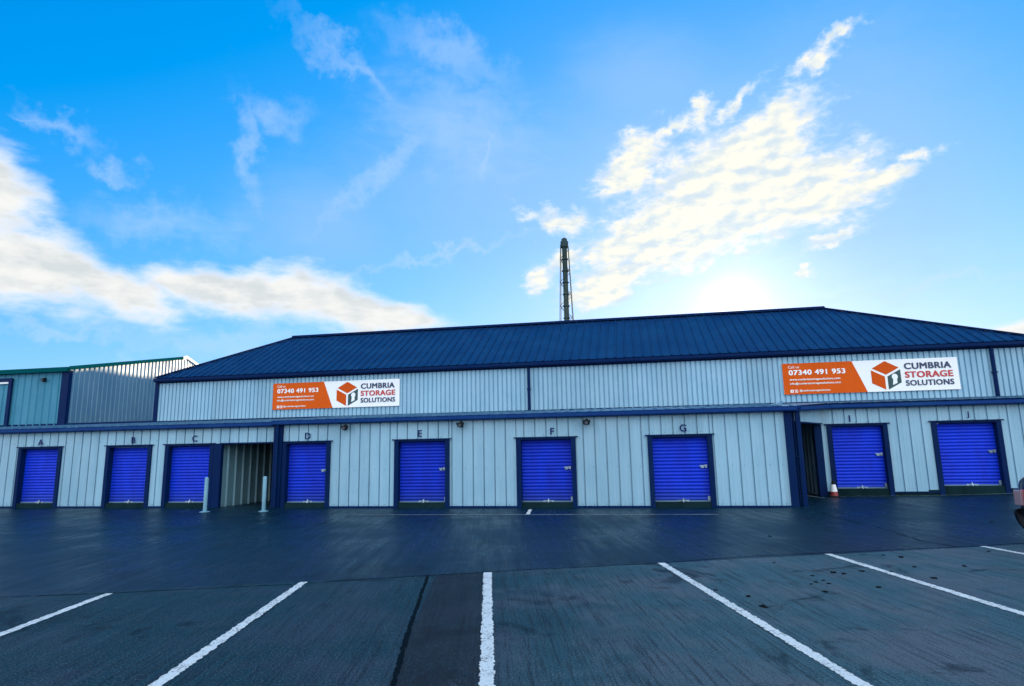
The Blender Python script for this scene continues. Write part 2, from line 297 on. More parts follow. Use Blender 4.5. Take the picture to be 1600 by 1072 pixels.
# ------------------------------------------------------------------ mesh helpers
class MB:
    def __init__(s): s.v = []; s.f = []; s.mi = []
    def face(s, pts, mi=0):
        b = len(s.v); s.v += [tuple(p) for p in pts]; s.f.append(tuple(range(b, b+len(pts)))); s.mi.append(mi)
    def box(s, x0, x1, y0, y1, z0, z1, mi=0):
        b = len(s.v)
        s.v += [(x, y, z) for z in (z0, z1) for y in (y0, y1) for x in (x0, x1)]
        for f in ((0, 2, 3, 1), (4, 5, 7, 6), (0, 1, 5, 4), (2, 6, 7, 3), (0, 4, 6, 2), (1, 3, 7, 5)):
            s.f.append(tuple(b+i for i in f)); s.mi.append(mi)
    def prism(s, pts, off, mi=0):     # polygon pts (3d list) extruded by vector off
        n = len(pts); b = len(s.v); off = Vector(off)
        s.v += [tuple(p) for p in pts]+[tuple(Vector(p)+off) for p in pts]
        s.f.append(tuple(b+i for i in range(n))[::-1]); s.f.append(tuple(b+n+i for i in range(n))); s.mi += [mi, mi]
        for i in range(n):
            j = (i+1) % n; s.f.append((b+i, b+j, b+n+j, b+n+i)); s.mi.append(mi)
    def beam(s, a, c, wd, ht, mi=0, upv=(0, 0, 1)):
        a = Vector(a); c = Vector(c); d = (c-a).normalized(); sdv = d.cross(Vector(upv)).normalized(); uu = sdv.cross(d)
        q = [a+sdv*wd/2*i+uu*ht/2*j for i, j in ((-1, -1), (1, -1), (1, 1), (-1, 1))]
        s.prism(q, c-a, mi)
    def tube(s, a, c, r0, r1=None, n=14, mi=0, cap=True):
        r1 = r0 if r1 is None else r1
        a = Vector(a); c = Vector(c); d = (c-a).normalized()
        e1 = d.orthogonal().normalized(); e2 = d.cross(e1); b = len(s.v)
        for (p, r) in ((a, r0), (c, r1)):
            for i in range(n):
                t = 2*math.pi*i/n; s.v.append(tuple(p+e1*math.cos(t)*r+e2*math.sin(t)*r))
        for i in range(n):
            j = (i+1) % n; s.f.append((b+i, b+j, b+n+j, b+n+i)); s.mi.append(mi)
        if cap:
            s.f.append(tuple(b+i for i in range(n))[::-1]); s.f.append(tuple(b+n+i for i in range(n))); s.mi += [mi, mi]
    def lathe(s, c, prof, n=20, mi=0):
        b = len(s.v)
        for (r, z) in prof:
            for i in range(n):
                t = 2*math.pi*i/n; s.v.append((c[0]+r*math.cos(t), c[1]+r*math.sin(t), c[2]+z))
        for k_ in range(len(prof)-1):
            for i in range(n):
                j = (i+1) % n; s.f.append((b+k_*n+i, b+k_*n+j, b+(k_+1)*n+j, b+(k_+1)*n+i)); s.mi.append(mi)
        s.f.append(tuple(b+i for i in range(n))[::-1]); s.f.append(tuple(b+(len(prof)-1)*n+i for i in range(n))); s.mi += [mi, mi]
    def build(s, name, mats, parent=None, smooth=False, bevel=0):
        me = bpy.data.meshes.new(name); me.from_pydata(s.v, [], s.f)
        mats = mats if isinstance(mats, (list, tuple)) else [mats]
        for m in mats: me.materials.append(m)
        me.polygons.foreach_set('material_index', s.mi)
        if smooth: me.polygons.foreach_set('use_smooth', [True]*len(s.f))
        me.update()
        o = bpy.data.objects.new(name, me); COL.objects.link(o)
        if parent:
            o.parent = parent; o.matrix_parent_inverse = Matrix.Translation(-abs_loc(parent))
        if bevel:
            md = o.modifiers.new('bevel', 'BEVEL'); md.width = bevel; md.segments = 2; md.limit_method = 'ANGLE'
        return o
def abs_loc(o):
    l = Vector(o.location)
    return l if o.parent is None else (l + (abs_loc(o.parent)+o.matrix_parent_inverse.translation))
def tag(o, label=None, cat=None, group=None, kind=None):
    if label: o['label'] = label
    if cat: o['category'] = cat
    if group: o['group'] = group
    if kind: o['kind'] = kind
    return o
def empty(name, loc):
    o = bpy.data.objects.new(name, None); COL.objects.link(o); o.location = loc; o.empty_display_size = 0.3; return o
def copy_thing(o, delta, parent=None):
    c = o.copy(); COL.objects.link(c)
    if parent is None: c.location = Vector(o.location)+Vector(delta)
    else: c.parent = parent
    for ch in o.children: copy_thing(ch, delta, c)
    return c
# ribbed sheet hung between (x0,y0) and (x1,y1); z0/z1 numbers or functions of distance along
WIDE = (0.333, [(0, 0), (0.30, 0), (0.325, 0.005), (0.35, 0.005), (0.375, 0), (0.60, 0), (0.625, 0.005), (0.65, 0.005), (0.675, 0), (0.83, 0), (0.855, 0.012), (0.88, 0.012), (0.888, -0.045), (0.972, -0.045), (0.98, 0)])
TIGHT = (0.172, [(0, 0.045), (0.68, 0.045), (0.74, 0), (0.93, 0)])
def sheet(mb, x0, y0, x1, y1, z0, z1, prof=WIDE, phase=0.0, mi=0):
    L = math.hypot(x1-x0, y1-y0); dx, dy = (x1-x0)/L, (y1-y0)/L; nx, ny = dy, -dx      # outward normal to the right of travel
    P, pts = prof; s_ = []
    def depth(s):
        u = ((s+phase)/P) % 1.0
        for i in range(len(pts)):
            a = pts[i]; b_ = pts[i+1] if i+1 < len(pts) else (1.0, pts[0][1])
            if a[0] <= u <= b_[0]: return a[1]+(b_[1]-a[1])*(u-a[0])/(b_[0]-a[0]+1e-9)
        return 0
    k_ = math.floor(phase/P); s_ = [0.0, L]
    n = int(L/P)+3
    for i in range(-1, n):
        for u, d in pts:
            s = (i+u)*P-(phase % P)
            if 1e-4 < s < L-1e-4: s_.append(s)
    s_.sort()
    zf0 = z0 if callable(z0) else (lambda s: z0); zf1 = z1 if callable(z1) else (lambda s: z1)
    b = len(mb.v)
    for s in s_:
        d = depth(s)
        mb.v.append((x0+dx*s+nx*d, y0+dy*s+ny*d, zf0(s))); mb.v.append((x0+dx*s+nx*d, y0+dy*s+ny*d, zf1(s)))
    for i in range(len(s_)-1):
        a = b+2*i; mb.f.append((a, a+2, a+3, a+1)); mb.mi.append(mi)
def screws(mb, x0, x1, y, z, step=0.333, mi=1, phase=0.16):
    s = x0+phase
    while s < x1-0.03:
        mb.tube((s, y, z), (s, y-0.010, z), 0.011, 0.009, 6, mi); s += step

def text_mesh(txt, size, bold=0.0, extrude=0.004, spacing=1.0):
    cu = bpy.data.curves.new('t', 'FONT'); cu.body = txt; cu.size = size; cu.extrude = extrude
    cu.align_x = 'LEFT'; cu.space_character = 1.0+bold*2.5; cu.resolution_u = 4
    o = bpy.data.objects.new('t', cu); COL.objects.link(o)
    dg = bpy.context.evaluated_depsgraph_get(); me = bpy.data.meshes.new_from_object(o.evaluated_get(dg))
    bpy.data.objects.remove(o); bpy.data.curves.remove(cu)
    if bold:                                   # heavier strokes: the same outline struck several times, a hair apart
        V = [v.co.copy() for v in me.vertices]; Fs = [tuple(p.vertices) for p in me.polygons]; nv, nf = [], []
        for q, (dx, dy) in enumerate(((-1, -1), (1, -1), (-1, 1), (1, 1), (0, 0))):
            b0 = len(nv); nv += [(v.x+dx*bold, v.y+dy*bold*.7, v.z+q*.0006) for v in V]; nf += [tuple(b0+i for i in f) for f in Fs]
        bpy.data.meshes.remove(me); me = bpy.data.meshes.new('t'); me.from_pydata(nv, [], nf)
    return me
def text_on_wall(name, txt, x0, zc, width, height, y, m, parent, bold=0.0):
    """text facing -Y, left edge x0, centred at zc, fitted to width x height (height = extents of the word)"""
    me = text_mesh(txt, 1.0, bold)
    xs = [v.co.x for v in me.vertices]; ys = [v.co.y for v in me.vertices]
    ax, bx, ay, by = min(xs), max(xs), min(ys), max(ys)
    sx = width/(bx-ax) if width else height/(by-ay); sz = height/(by-ay)
    for v in me.vertices:
        x, z, d = v.co.x, v.co.y, v.co.z
        v.co = (x0+(x-ax)*sx, y-d, zc+(z-(ay+by)/2)*sz)
    me.materials.clear(); me.materials.append(m)
    o = bpy.data.objects.new(name, me); COL.objects.link(o); o.parent = parent
    o.matrix_parent_inverse = Matrix.Translation(-abs_loc(parent)); return o

# ------------------------------------------------------------------ ground
def sstep(x): x = max(0, min(1, x)); return x*x*(3-2*x)
def gz(x, y):
    return 0.12*sstep((x-3.6)/2.0)*sstep((y-15.0)/5.2) + 0.10*sstep((x-7)/6.0)*sstep((y-17.0)/5.0)
def grid(xs, ys, zoff, name, m, clip=None):
    me = bpy.data.meshes.new(name); bm = bmesh.new(); V = {}
    for i, x in enumerate(xs):
        for j, y in enumerate(ys): V[i, j] = bm.verts.new((x, y, gz(x, y)+zoff))
    for i in range(len(xs)-1):
        for j in range(len(ys)-1): bm.faces.new((V[i, j], V[i+1, j], V[i+1, j+1], V[i, j+1]))
    bm.to_mesh(me); bm.free(); me.materials.append(m)
    me.polygons.foreach_set('use_smooth', [True]*len(me.polygons))
    o = bpy.data.objects.new(name, me); COL.objects.link(o); return o
xs = [-2500, -600, -150, -60]+[-40+i*1.0 for i in range(41)]+[0.5+i*0.5 for i in range(60)]+[40, 60, 150, 600, 2500]
ys = [-2500, -600, -150, -40, -10, 0, 5]+[10+i*0.5 for i in range(50)]+[40, 60, 150, 600, 2500]
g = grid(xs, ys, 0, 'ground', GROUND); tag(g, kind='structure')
def ribbon(name, pts, wd, m, zo=0.004, jitter=0.0, seg=0.12, parent=None, mb=None):
    """flat painted strip following the ground; jitter roughens its two edges"""
    own = mb is None; mb = mb or MB()
    prev = None; rows = []
    for (a, b_) in zip(pts[:-1], pts[1:]):
        L = math.hypot(b_[0]-a[0], b_[1]-a[1]); n = max(1, int(L/seg))
        for i in range(n+(1 if b_ is pts[-1] else 0)):
            t = i/n; x = a[0]+(b_[0]-a[0])*t; y = a[1]+(b_[1]-a[1])*t
            nx, ny = -(b_[1]-a[1])/L, (b_[0]-a[0])/L
            j1 = wd/2+random.uniform(-1, 1)*jitter; j2 = wd/2+random.uniform(-1, 1)*jitter
            rows.append(((x+nx*j1, y+ny*j1), (x-nx*j2, y-ny*j2)))
    b0 = len(mb.v)
    for r in rows:
        for (x, y) in r: mb.v.append((x, y, gz(x, y)+zo))
    for i in range(len(rows)-1):
        a = b0+2*i; mb.f.append((a, a+1, a+3, a+2)); mb.mi.append(0)
    return mb.build(name, m) if own else mb
stalls = [((-4.33, 7.92), (-3.44, 4.0), .105), ((-2.06, 8.79), (-1.00, 4.2), .11), ((0.31, 9.74), (1.75, 4.0), .105), ((2.85, 10.74), (4.3, 4.3), .11), ((-6.44, 7.02), (-5.6, 3.5), .10), ((5.44, 11.7), (6.9, 6.2), .10)]
for a, b_, wd in stalls:
    tag(ribbon('parking_line', [a, b_], wd, PAINT, 0.006, 0.011, 0.03), kind='structure')
tag(ribbon('parking_line', [(-7.63, 16.45), (-2.79, 16.57), (1.99, 16.71)], .07, PAINT2, 0.006, 0.01, 0.1), kind='structure')
tag(ribbon('parking_line', [(-2.80, 16.62), (-2.95, 17.95)], .10, PAINT, 0.009, 0.006, 0.06), kind='structure')
tag(ribbon('parking_line', [(6.0, 20.93), (8.6, 20.90), (12.5, 20.95), (16, 20.95)], .05, PAINT2, 0.006, 0.005, 0.2), kind='structure')
tag(ribbon('parking_line', [(5.2, 21.4), (5.42, 20.2)], .06, PAINT2, 0.012, 0.004, 0.2), kind='structure')
def wob(pts, amp, seg=0.35):
    out = []
    for a, b_ in zip(pts[:-1], pts[1:]):
        L = math.hypot(b_[0]-a[0], b_[1]-a[1]); n = max(1, int(L/seg))
        for i in range(n): t = i/n; out.append((a[0]+(b_[0]-a[0])*t+random.uniform(-amp, amp), a[1]+(b_[1]-a[1])*t+random.uniform(-amp, amp)))
    out.append(pts[-1]); return out
J1 = wob([(-14, 4.3), (-7.79, 6.65), (-6.47, 7.05), (-4.29, 7.84), (-3.52, 8.21), (-2.08, 8.85), (0.3, 9.74), (1.76, 10.5), (2.86, 10.86), (5.0, 11.6), (9, 13.2)], 0.02)
tag(ribbon('slab_joint', J1, .022, TAR, 0.003, 0.006, 0.06), kind='structure')
tag(ribbon('slab_joint', wob([(-2.83, 8.49), (-2.16, 5.96), (-1.6, 3.9)], .012), .042, TAR, 0.003, 0.008, 0.05), kind='structure')
tag(ribbon('slab_joint', wob([(4.45, 17), (4.58, 15.62), (4.79, 14.0), (4.8, 12.31), (5.04, 11.6)], .03), .02, TAR, 0.003, 0.008, 0.1), kind='structure')
tag(ribbon('slab_joint', wob([(-14, 13.0), (-8, 13.4), (-5.2, 14.6), (-4.6, 18.3)], .03), .012, TAR, 0.003, 0.005, 0.1), kind='structure')
# clods of mud scattered on the right-hand bays
DEB = [(1.25, 7.26, .05), (1.18, 7.72, .035), (2.5, 9.22, .05), (2.23, 8.7, .03), (2.11, 8.58, .03), (2.07, 8.04, .035), (3.8, 10.53, .05), (2.74, 8.35, .04), (2.88, 9.35, .04), (4.33, 9.85, .035), (3.67, 9.74, .035), (5.27, 11.17, .03), (2.41, 12.74, .04), (3.25, 9.38, .03), (3.58, 8.96, .04), (2.18, 8.98, .03), (2.03, 8.46, .025), (2.24, 8.51, .03), (2.60, 9.15, .04), (0.86, 8.0, .025), (1.9, 9.9, .025), (3.62, 10.7, .03), (7.3, 15.2, .05)]
def clod(sx):
    bm = bmesh.new(); bmesh.ops.create_icosphere(bm, subdivisions=2, radius=1)
    for v in bm.verts:
        k_ = 1+random.uniform(-.35, .25); v.co = (v.co.x*k_*1.25, v.co.y*k_*.8, max(-0.1, v.co.z*k_*.45))
    me = bpy.data.meshes.new('mud_clod'); bm.to_mesh(me); bm.free(); me.materials.append(MUD); return me
clods = [clod(1) for _ in range(5)]
for i, (x, y, s) in enumerate(DEB):
    o = bpy.data.objects.new('mud_clod', clods[i % 5]); COL.objects.link(o)
    o.location = (x, y, gz(x, y)+s*0.04); s *= .85; o.scale = (s, s, s); o.rotation_euler = (0, 0, random.uniform(0, 6))
    tag(o, 'small dark clod of mud lying on the parking bays at right', 'mud clod', 'dark clods of mud scattered over the bays')

# ------------------------------------------------------------------ main storage building
B = empty('storage_building', (-8, 18.58, 0))
tag(B, 'long pale ribbed storage building with navy hipped roof and lettered blue roller doors', 'building')
YF = 18.58; YL = 18.66; YI = 21.0; YU = 23.0
XL0 = -31.0
# lower wall sheets: (x0, x1, z0, z1, y)
mb = MB()
lowL = [(XL0, -21.27), (-19.48, -17.69), (-15.92, -15.40)]
for a, b_ in lowL: sheet(mb, a, YL, b_, YL, 0.05, 2.72, WIDE, a-XL0); screws(mb, a, b_, YL, 2.2); screws(mb, a, b_, YL, .1)
for a, b_ in ((-21.27, -19.48), (-17.69, -15.92), (-15.40, -11.33)):
    sheet(mb, a, YL, b_, YL, 2.05, 2.72, WIDE, a-XL0); screws(mb, a, b_, YL, 2.12)
mb.build('left_wall', [CLAD, SNAVY], B)
mb = MB()
for a, b_ in ((-9.40, -7.27), (-5.50, -3.43), (-1.66, 0.40), (2.19, 4.14)):
    sheet(mb, a, YF, b_, YF, 0.05, 2.74, WIDE, a+9.4); screws(mb, a, b_, YF, .1); screws(mb, a, b_, YF, 1.15)
for a, b_ in ((-11.05, -9.40), (-7.27, -5.50), (-3.43, -1.66), (0.40, 2.19)):
    sheet(mb, a, YF, b_, YF, 2.03, 2.74, WIDE, a+9.4+.1); screws(mb, a, b_, YF, 2.10)
mb.build('front_wall', [CLAD, SNAVY], B)
mb = MB()
sheet(mb, 5.74, YI, 5.90, YI, .26, 2.9, WIDE, 0); sheet(mb, 7.62, YI, 8.83, YI, .24, 2.9, WIDE, 0.02); sheet(mb, 10.70, YI, 17, YI, .32, 2.9, WIDE, .1)
for a, b_ in ((5.90, 7.62), (8.83, 10.70)): sheet(mb, a, YI, b_, YI, 2.27, 2.9, WIDE, .1); screws(mb, a, b_, YI, 2.34)
mb.build('recessed_wall', [CLAD, SNAVY], B)
mb = MB(); sheet(mb, 4.42, 18.70, 5.76, 20.98, 2.32, 2.80, WIDE); sheet(mb, 4.14, YF+.01, 4.42, 18.70, 2.30, 2.78, WIDE)
mb.build('angled_fascia', CLAD, B)
# wall base flashings and plinths
for q in [(a, b_, YL-.07, YL+.05, -.02, .055) for a, b_ in lowL]+[(a, b_, YF-.07, YF+.05, -.02, .055) for a, b_ in ((-9.40, -7.27), (-5.50, -3.43), (-1.66, 0.40), (2.19, 4.14))]+[(7.62, 8.83, YI-.07, YI+.05, .215, .25), (10.70, 17, YI-.07, YI+.05, .295, .33)]:
    mb = MB(); mb.box(*q); mb.build('base_flashing', NAVY, B)
mb = MB(); mb.box(5.62, 17, YI-.03, YI+.3, -.1, .213)
mb.box(8.55, 17, YI-.028, YI+.28, .2135, .293)
mb.build('concrete_plinth', CONC, B)
# unseen block, added only to shade the gable; hidden by the roof in front
mb = MB(); mb.prism([(-19.5, 53, 0), (-19.5, 76, 0), (-19.5, 76, 14.9), (-19.5, 53, 11.7)], (28.5, 0, 0)); mb.build('shade_block_wall', CLAD, B)
mb = MB(); mb.prism([(-19.6, 52.9, 11.72), (-19.6, 76.1, 14.95), (-19.6, 76.1, 15.1), (-19.6, 52.9, 11.87)], (28.7, 0, 0)); mb.build('shade_block_roof', ROOF, B)
# side walls and rear
mb = MB()
sheet(mb, 4.16, YF+.02, 4.16, 25.5, 0, 2.9, WIDE); mb.build('passage_wall', CLAD, B)
mb = MB(); sheet(mb, 17, YI, 17, YU, .1, 3.1, WIDE); mb.build('lean_to_side_wall', CLAD, B); mb = MB()
sheet(mb, XL0, YU, XL0, YL, 0, 2.75, WIDE)
mb.build('lean_to_side_wall', CLAD, B)
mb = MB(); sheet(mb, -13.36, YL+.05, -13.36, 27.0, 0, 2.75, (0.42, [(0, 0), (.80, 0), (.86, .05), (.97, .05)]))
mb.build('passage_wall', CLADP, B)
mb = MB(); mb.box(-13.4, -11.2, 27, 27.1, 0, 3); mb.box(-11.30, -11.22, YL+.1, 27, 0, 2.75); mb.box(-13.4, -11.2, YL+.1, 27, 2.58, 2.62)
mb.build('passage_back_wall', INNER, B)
mb = MB()
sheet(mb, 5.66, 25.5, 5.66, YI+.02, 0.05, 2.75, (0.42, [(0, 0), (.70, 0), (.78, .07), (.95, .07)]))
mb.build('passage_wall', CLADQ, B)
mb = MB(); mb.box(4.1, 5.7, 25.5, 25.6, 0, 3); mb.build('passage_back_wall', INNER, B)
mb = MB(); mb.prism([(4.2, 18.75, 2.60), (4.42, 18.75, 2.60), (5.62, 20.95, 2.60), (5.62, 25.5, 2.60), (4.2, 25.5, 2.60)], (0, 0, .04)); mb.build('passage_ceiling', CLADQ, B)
# upper wall
XA, XB = -19.50, 13.2
mb = MB(); sheet(mb, XA, YU, XB, YU, 2.95, 4.86, TIGHT); screws(mb, XA, XB, YU-.033, 4.45, .344, 1, .06); screws(mb, XA, XB, YU-.033, 3.75, .688, 1, .06)
mb.build('upper_wall', [CLAD, SNAVY], B)
mb = MB(); YR = 30.7
sheet(mb, XA, YR, XA, YU, 0, 4.86, TIGHT); sheet(mb, XB, YU, XB, YR, 0, 4.86, TIGHT); sheet(mb, XB, YR, XA, YR, 0, 4.86, TIGHT)
mb.build('rear_wall', CLAD, B)
# main roof
ZE, ZR, YM = 4.93, 7.15, 26.85
RL, RR_ = -15.64, 7.85; EXL, EXR = -19.62, 13.35; EYF, EYB = 22.86, 30.84
mb = MB()
FL, FR, BR, BL, L_, R_ = (EXL, EYF, ZE), (EXR, EYF, ZE), (EXR, EYB, ZE), (EXL, EYB, ZE), (RL, YM, ZR), (RR_, YM, ZR)
for q in ((FL, FR, R_, L_), (BR, BL, L_, R_), (BL, FL, L_), (FR, BR, R_)): mb.face(q)
mb.face([(p[0], p[1], p[2]-.03) for p in (FL, BL, BR, FR)])
# raised ribs running from eave to ridge, cut at the hips
def roofrib(x, yf, sgn):
    if x < RL: t = (x-EXL)/(RL-EXL)
    elif x > RR_: t = (EXR-x)/(EXR-RR_)
    else: t = 1
    if t < .02: return
    a = Vector((x, yf, ZE)); t *= 1.0 if sgn > 0 else 0.97; c = Vector((x, yf+(YM-yf)*t, ZE+(ZR-ZE)*t))
    n = Vector((0, -sgn*(ZR-ZE), abs(YM-yf))).normalized()
    wv = Vector((.032, 0, 0)); tv = Vector((.02, 0, 0)); h_ = n*.034
    b0 = len(mb.v)
    for p in (a, c): mb.v += [tuple(p-wv), tuple(p-tv+h_), tuple(p+tv+h_), tuple(p+wv)]
    for i in range(3): mb.f.append((b0+i, b0+i+1, b0+5+i, b0+4+i)); mb.mi.append(0)
    mb.f.append((b0, b0+3, b0+2, b0+1)); mb.mi.append(0)
x = EXL+.15
while x < EXR:
    roofrib(x, EYF, 1); roofrib(x, EYB, -1); x += .333
for side in (0, 1):
    y = EYF+.2
    while y < EYB:
        t = 1-abs(y-YM)/(EYB-YM); xe, xr = (EXL, RL) if side == 0 else (EXR, RR_)
        if t > .03: mb.beam((xe, y, ZE+.01), (xe+(xr-xe)*t, y, ZE+(ZR-ZE)*t+.01), .05, .05)
        y += .333
roof = mb.build('roof', ROOF, B)
mb = MB()
mb.beam((RL-.05, YM, ZR+.035), (RR_+.05, YM, ZR+.035), .30, .09)
for e, r in ((FL, L_), (BL, L_), (FR, R_), (BR, R_)):
    mb.beam((e[0], e[1], e[2]+.035), (r[0], r[1], r[2]+.035), .20, .05)
mb.build('ridge_cap', NAVY, roof)
# gutters
def gutter(pts, wd=.13, ht=.15):
    mb = MB()
    for a, b_ in zip(pts[:-1], pts[1:]):
        d = (Vector(b_)-Vector(a)); d.normalize(); o = Vector((d.y, -d.x, 0))       # outward
        prof = [(0, 0), (wd*.85, .012), (wd, .04), (wd, ht-.02), (wd+.012, ht), (wd-.008, ht), (wd-.012, .045), (.01, .02), (.01, ht), (0, ht)]
        ring = [Vector(a)+o*p+Vector((0, 0, z)) for p, z in prof]
        mb.prism(ring, Vector(b_)-Vector(a))
    return mb
gu = gutter([(EXL, EYF, 4.75), (EXR, EYF, 4.75)]); gu.build('gutter', NAVY, B)
ZG = 2.58
gutter([(XL0, YL-.05, ZG-.02), (-11.36, YL-.05, ZG-.02)], .15, .15).build('gutter', GUT, B)
gutter([(-11.36, YF-.08, ZG+.01), (4.46, YF-.08, ZG+.01), (5.95, YI-.1, ZG+.17), (17.2, YI-.1, ZG+.17)], .15, .15).build('gutter', GUT, B)
# eave fascia just below the upper gutter
mb = MB(); mb.box(XA, XB, YU-.06, YU-.035, 4.70, 4.82); mb.build('eave_fascia', NAVY, B)
# lean-to roof with ribs
mb = MB()
def lz(y): return 2.745+(y-18.45)*(3.10-2.745)/(YU-18.45)
def lean(x0, x1, ya, zo=0, yu=YU-.01, mi=0):
    mb.face([(x0, ya, lz(ya)+zo), (x1, ya, lz(ya)+zo), (x1, yu, lz(yu)+zo), (x0, yu, lz(yu)+zo)]); mb.face([(x0, yu, lz(yu)+zo-.05), (x1, yu, lz(yu)+zo-.05), (x1, ya, lz(ya)+zo-.05), (x0, ya, lz(ya)+zo-.05)])
    x = x0+.1
    while x < x1: mb.beam((x, ya, lz(ya)+zo+.012), (x, yu, lz(yu)+zo+.012), .05, .03); x += .333
lean(XL0, -11.37, YL-.10, -.035); lean(-11.37, 4.40, YF-.12); lean(5.9, 17.1, YI-.12)
# triangular part over the angled fascia
pa = [(4.40, YF-.12), (5.9, YI-.12), (5.9, YU-.01), (4.40, YU-.01)]
mb.face([(x, y, lz(y)) for x, y in pa]); mb.face([(x, y, lz(y)-.05) for x, y in pa[::-1]])
lr = mb.build('lean_to_roof', LEAN, B)
mb = MB(); mb.box(XL0, XA, YU-.04, YU-.012, 3.06, 3.16); mb.box(XA, XB, YU-.06, YU-.035, 3.04, 3.13)
mb.build('wall_flashing', NAVY, lr)
# corner trims, posts and downpipes
def trim(x0, x1, y0, y1, z0, z1, name='corner_trim', m=NAVY):
    mb = MB(); mb.box(x0, x1, y0, y1, z0, z1); return mb.build(name, m, B, bevel=.006)
trim(-11.35, -11.06, YF-.10, YL+.12, 0, 2.60); trim(-13.60, -13.30, YL-.045, YL+.1, 0, 2.06)
trim(4.14, 4.34, YF-.05, YF+.14, 0, 2.60); trim(5.52, 5.74, YI-.06, YI+.1, .1, 2.40)
trim(XA-.16, XA+.02, YU-.09, YU+.05, 2.95, 4.78)
mb = MB(); mb.box(-13.35, -11.3, YL-.05, YL+.0, 2.03, 2.075); mb.build('lintel_flashing', NAVY, B)
mb = MB(); mb.beam((4.45, 18.66, 2.31), (5.76, 20.92, 2.31), .05, .04); mb.build('lintel_flashing', NAVY, B)
def pipe(pts, r, name='downpipe', brk=()):
    mb = MB()
    for a, b_ in zip(pts[:-1], pts[1:]): mb.tube(a, b_, r)
    for z in brk: mb.box(pts[0][0]-r-.02, pts[0][0]+r+.02, pts[0][1]-r-.01, pts[0][1]+r+.06, z, z+.03)
    return mb.build(name, NAVY, B)
mb = MB(); mb.box(-11.22, -11.14, YF-.19, YF-.11, .02, 2.62); mb.build('downpipe', NAVY, B, bevel=.01)
pipe([(-3.72, YU-.09, 4.75), (-3.72, YU-.09, 3.10)], .055, brk=(3.9,)); pipe([(11.72, YU-.10, 4.75), (11.72, YU-.10, 3.13)], .06, brk=(3.9,))
mb = MB(); mb.box(4.44, 4.56, 18.52, 18.64, 0, 2.60)
for z in (1.35, .55): mb.box(4.30, 4.46, 18.56, 18.60, z, z+.03)
mb.box(4.40, 4.60, 18.48, 18.68, 0, .03)
mb.build('canopy_post', NAVY, B, bevel=.006)
mb = MB(); mb.tube((4.40, 18.62, .05), (4.40, 18.62, 2.6), .03, mi=0); mb.build('downpipe', NAVY, B)

# roller doors
def slat_curtain(x0, x1, y, z0, z1):
    mb = MB(); pitch = .0985; n = 5; zs = []; z = z1
    rows = []
    while z > z0:
        for i in range(n):
            t = i/n; rows.append((z-t*pitch, .022*math.sin(math.pi*min(1, t/.86))**.7 if t < .86 else 0.0))
        rows.append((z-.93*pitch, -.006)); z -= pitch
    rows = [r for r in rows if r[0] > z0]+[(z0, 0)]
    b0 = len(mb.v)
    for z, d in rows: mb.v += [(x0, y-d, z), (x1, y-d, z)]
    for i in range(len(rows)-1): a = b0+2*i; mb.f.append((a, a+2, a+3, a+1)); mb.mi.append(0)
    mb.box(x0, x1, y+.03, y+.05, z0, z1)
    return mb
def roller_door(x0, x1, y, z0, z1, letter, lx, lock, lab, gnd):
    jw = .135; dy = .16
    d = slat_curtain(x0+jw-.02, x1-jw+.02, y+dy, z0, z1-.06).build('roller_door', DOOR, B); d['label'] = lab
    fr = MB()
    fr.box(x0+.002, x0+jw, y-.055, y+dy+.06, gnd, z1-.05); fr.box(x1-jw, x1-.002, y-.055, y+dy+.06, gnd, z1-.05)
    fr.box(x0+.002, x1-.002, y-.05, y+dy+.06, z1-.05, z1-.004)
    fr.box(x0-.07, x1+.07, y-.075, y-.03, z1-.006, z1+.028)
    fr.build('door_frame', NAVY, d)
    st = MB(); st.box(x0+jw-.001, x1-jw+.001, y-.02, y+dy+.08, gnd-.03, z0-.005); st.build('threshold', CONC, d)
    bt = MB(); bt.box(x0+jw, x1-jw, y+dy-.035, y+dy+.0, z0-.003, z0+.035); bt.build('bottom_rail', RAIL, d)
    xm = (x0+x1)/2+.02
    hd = MB(); hd.tube((xm-.07, y+dy-.055, z0+.03), (xm+.07, y+dy-.055, z0+.03), .022); hd.tube((xm, y+dy-.07, z0-.03), (xm, y+dy-.03, z0+.09), .035, .02)
    hd.box(xm-.16, xm+.16, y+dy-.045, y+dy-.03, z0+.0, z0+.05); hd.build('handle', SILV, d)
    if lock:
        lk = MB(); xr = x1-jw-.24; zc = z0+(z1-z0)*.53
        lk.box(xr, xr+.20, y+dy-.05, y+dy-.025, zc-.012, zc+.022); lk.box(xr+.03, xr+.11, y+dy-.065, y+dy-.02, zc-.055, zc-.012)
        lk.box(xr+.14, xr+.20, y+dy-.06, y+dy-.02, zc-.05, zc+.04)
        lk.build('lock', SILV, d)
        br = MB(); br.box(x1-jw-.07, x1-jw-.01, y+dy-.05, y+dy-.024, z0+.03, z0+.15); br.build('guide_bracket', SILV, d)
    t = text_on_wall('door_letter', letter, 0, 0, None, .205, y-.042, LETTER, B, .010)
    cxs = [v.co.x for v in t.data.vertices]; c_ = (min(cxs)+max(cxs))/2
    for v in t.data.vertices: v.co.x += lx[0]-c_; v.co.z += lx[1]
    t['label'] = 'navy letter %s above a blue roller door' % letter
    return d
doors = [('A', -21.27, -19.48, YL, 2.06, (-20.38, 2.235), 0), ('B', -17.69, -15.92, YL, 2.05, (-16.65, 2.235), 0), ('C', -15.40, -13.58, YL, 2.05, (-14.31, 2.24), 0),
         ('D', -11.05, -9.40, YF, 2.05, (-10.19, 2.235), 1), ('E', -7.27, -5.50, YF, 2.04, (-6.44, 2.23), 1), ('F', -3.43, -1.66, YF, 2.02, (-2.34, 2.20), 1), ('G', 0.40, 2.19, YF, 2.01, (1.41, 2.21), 1)]
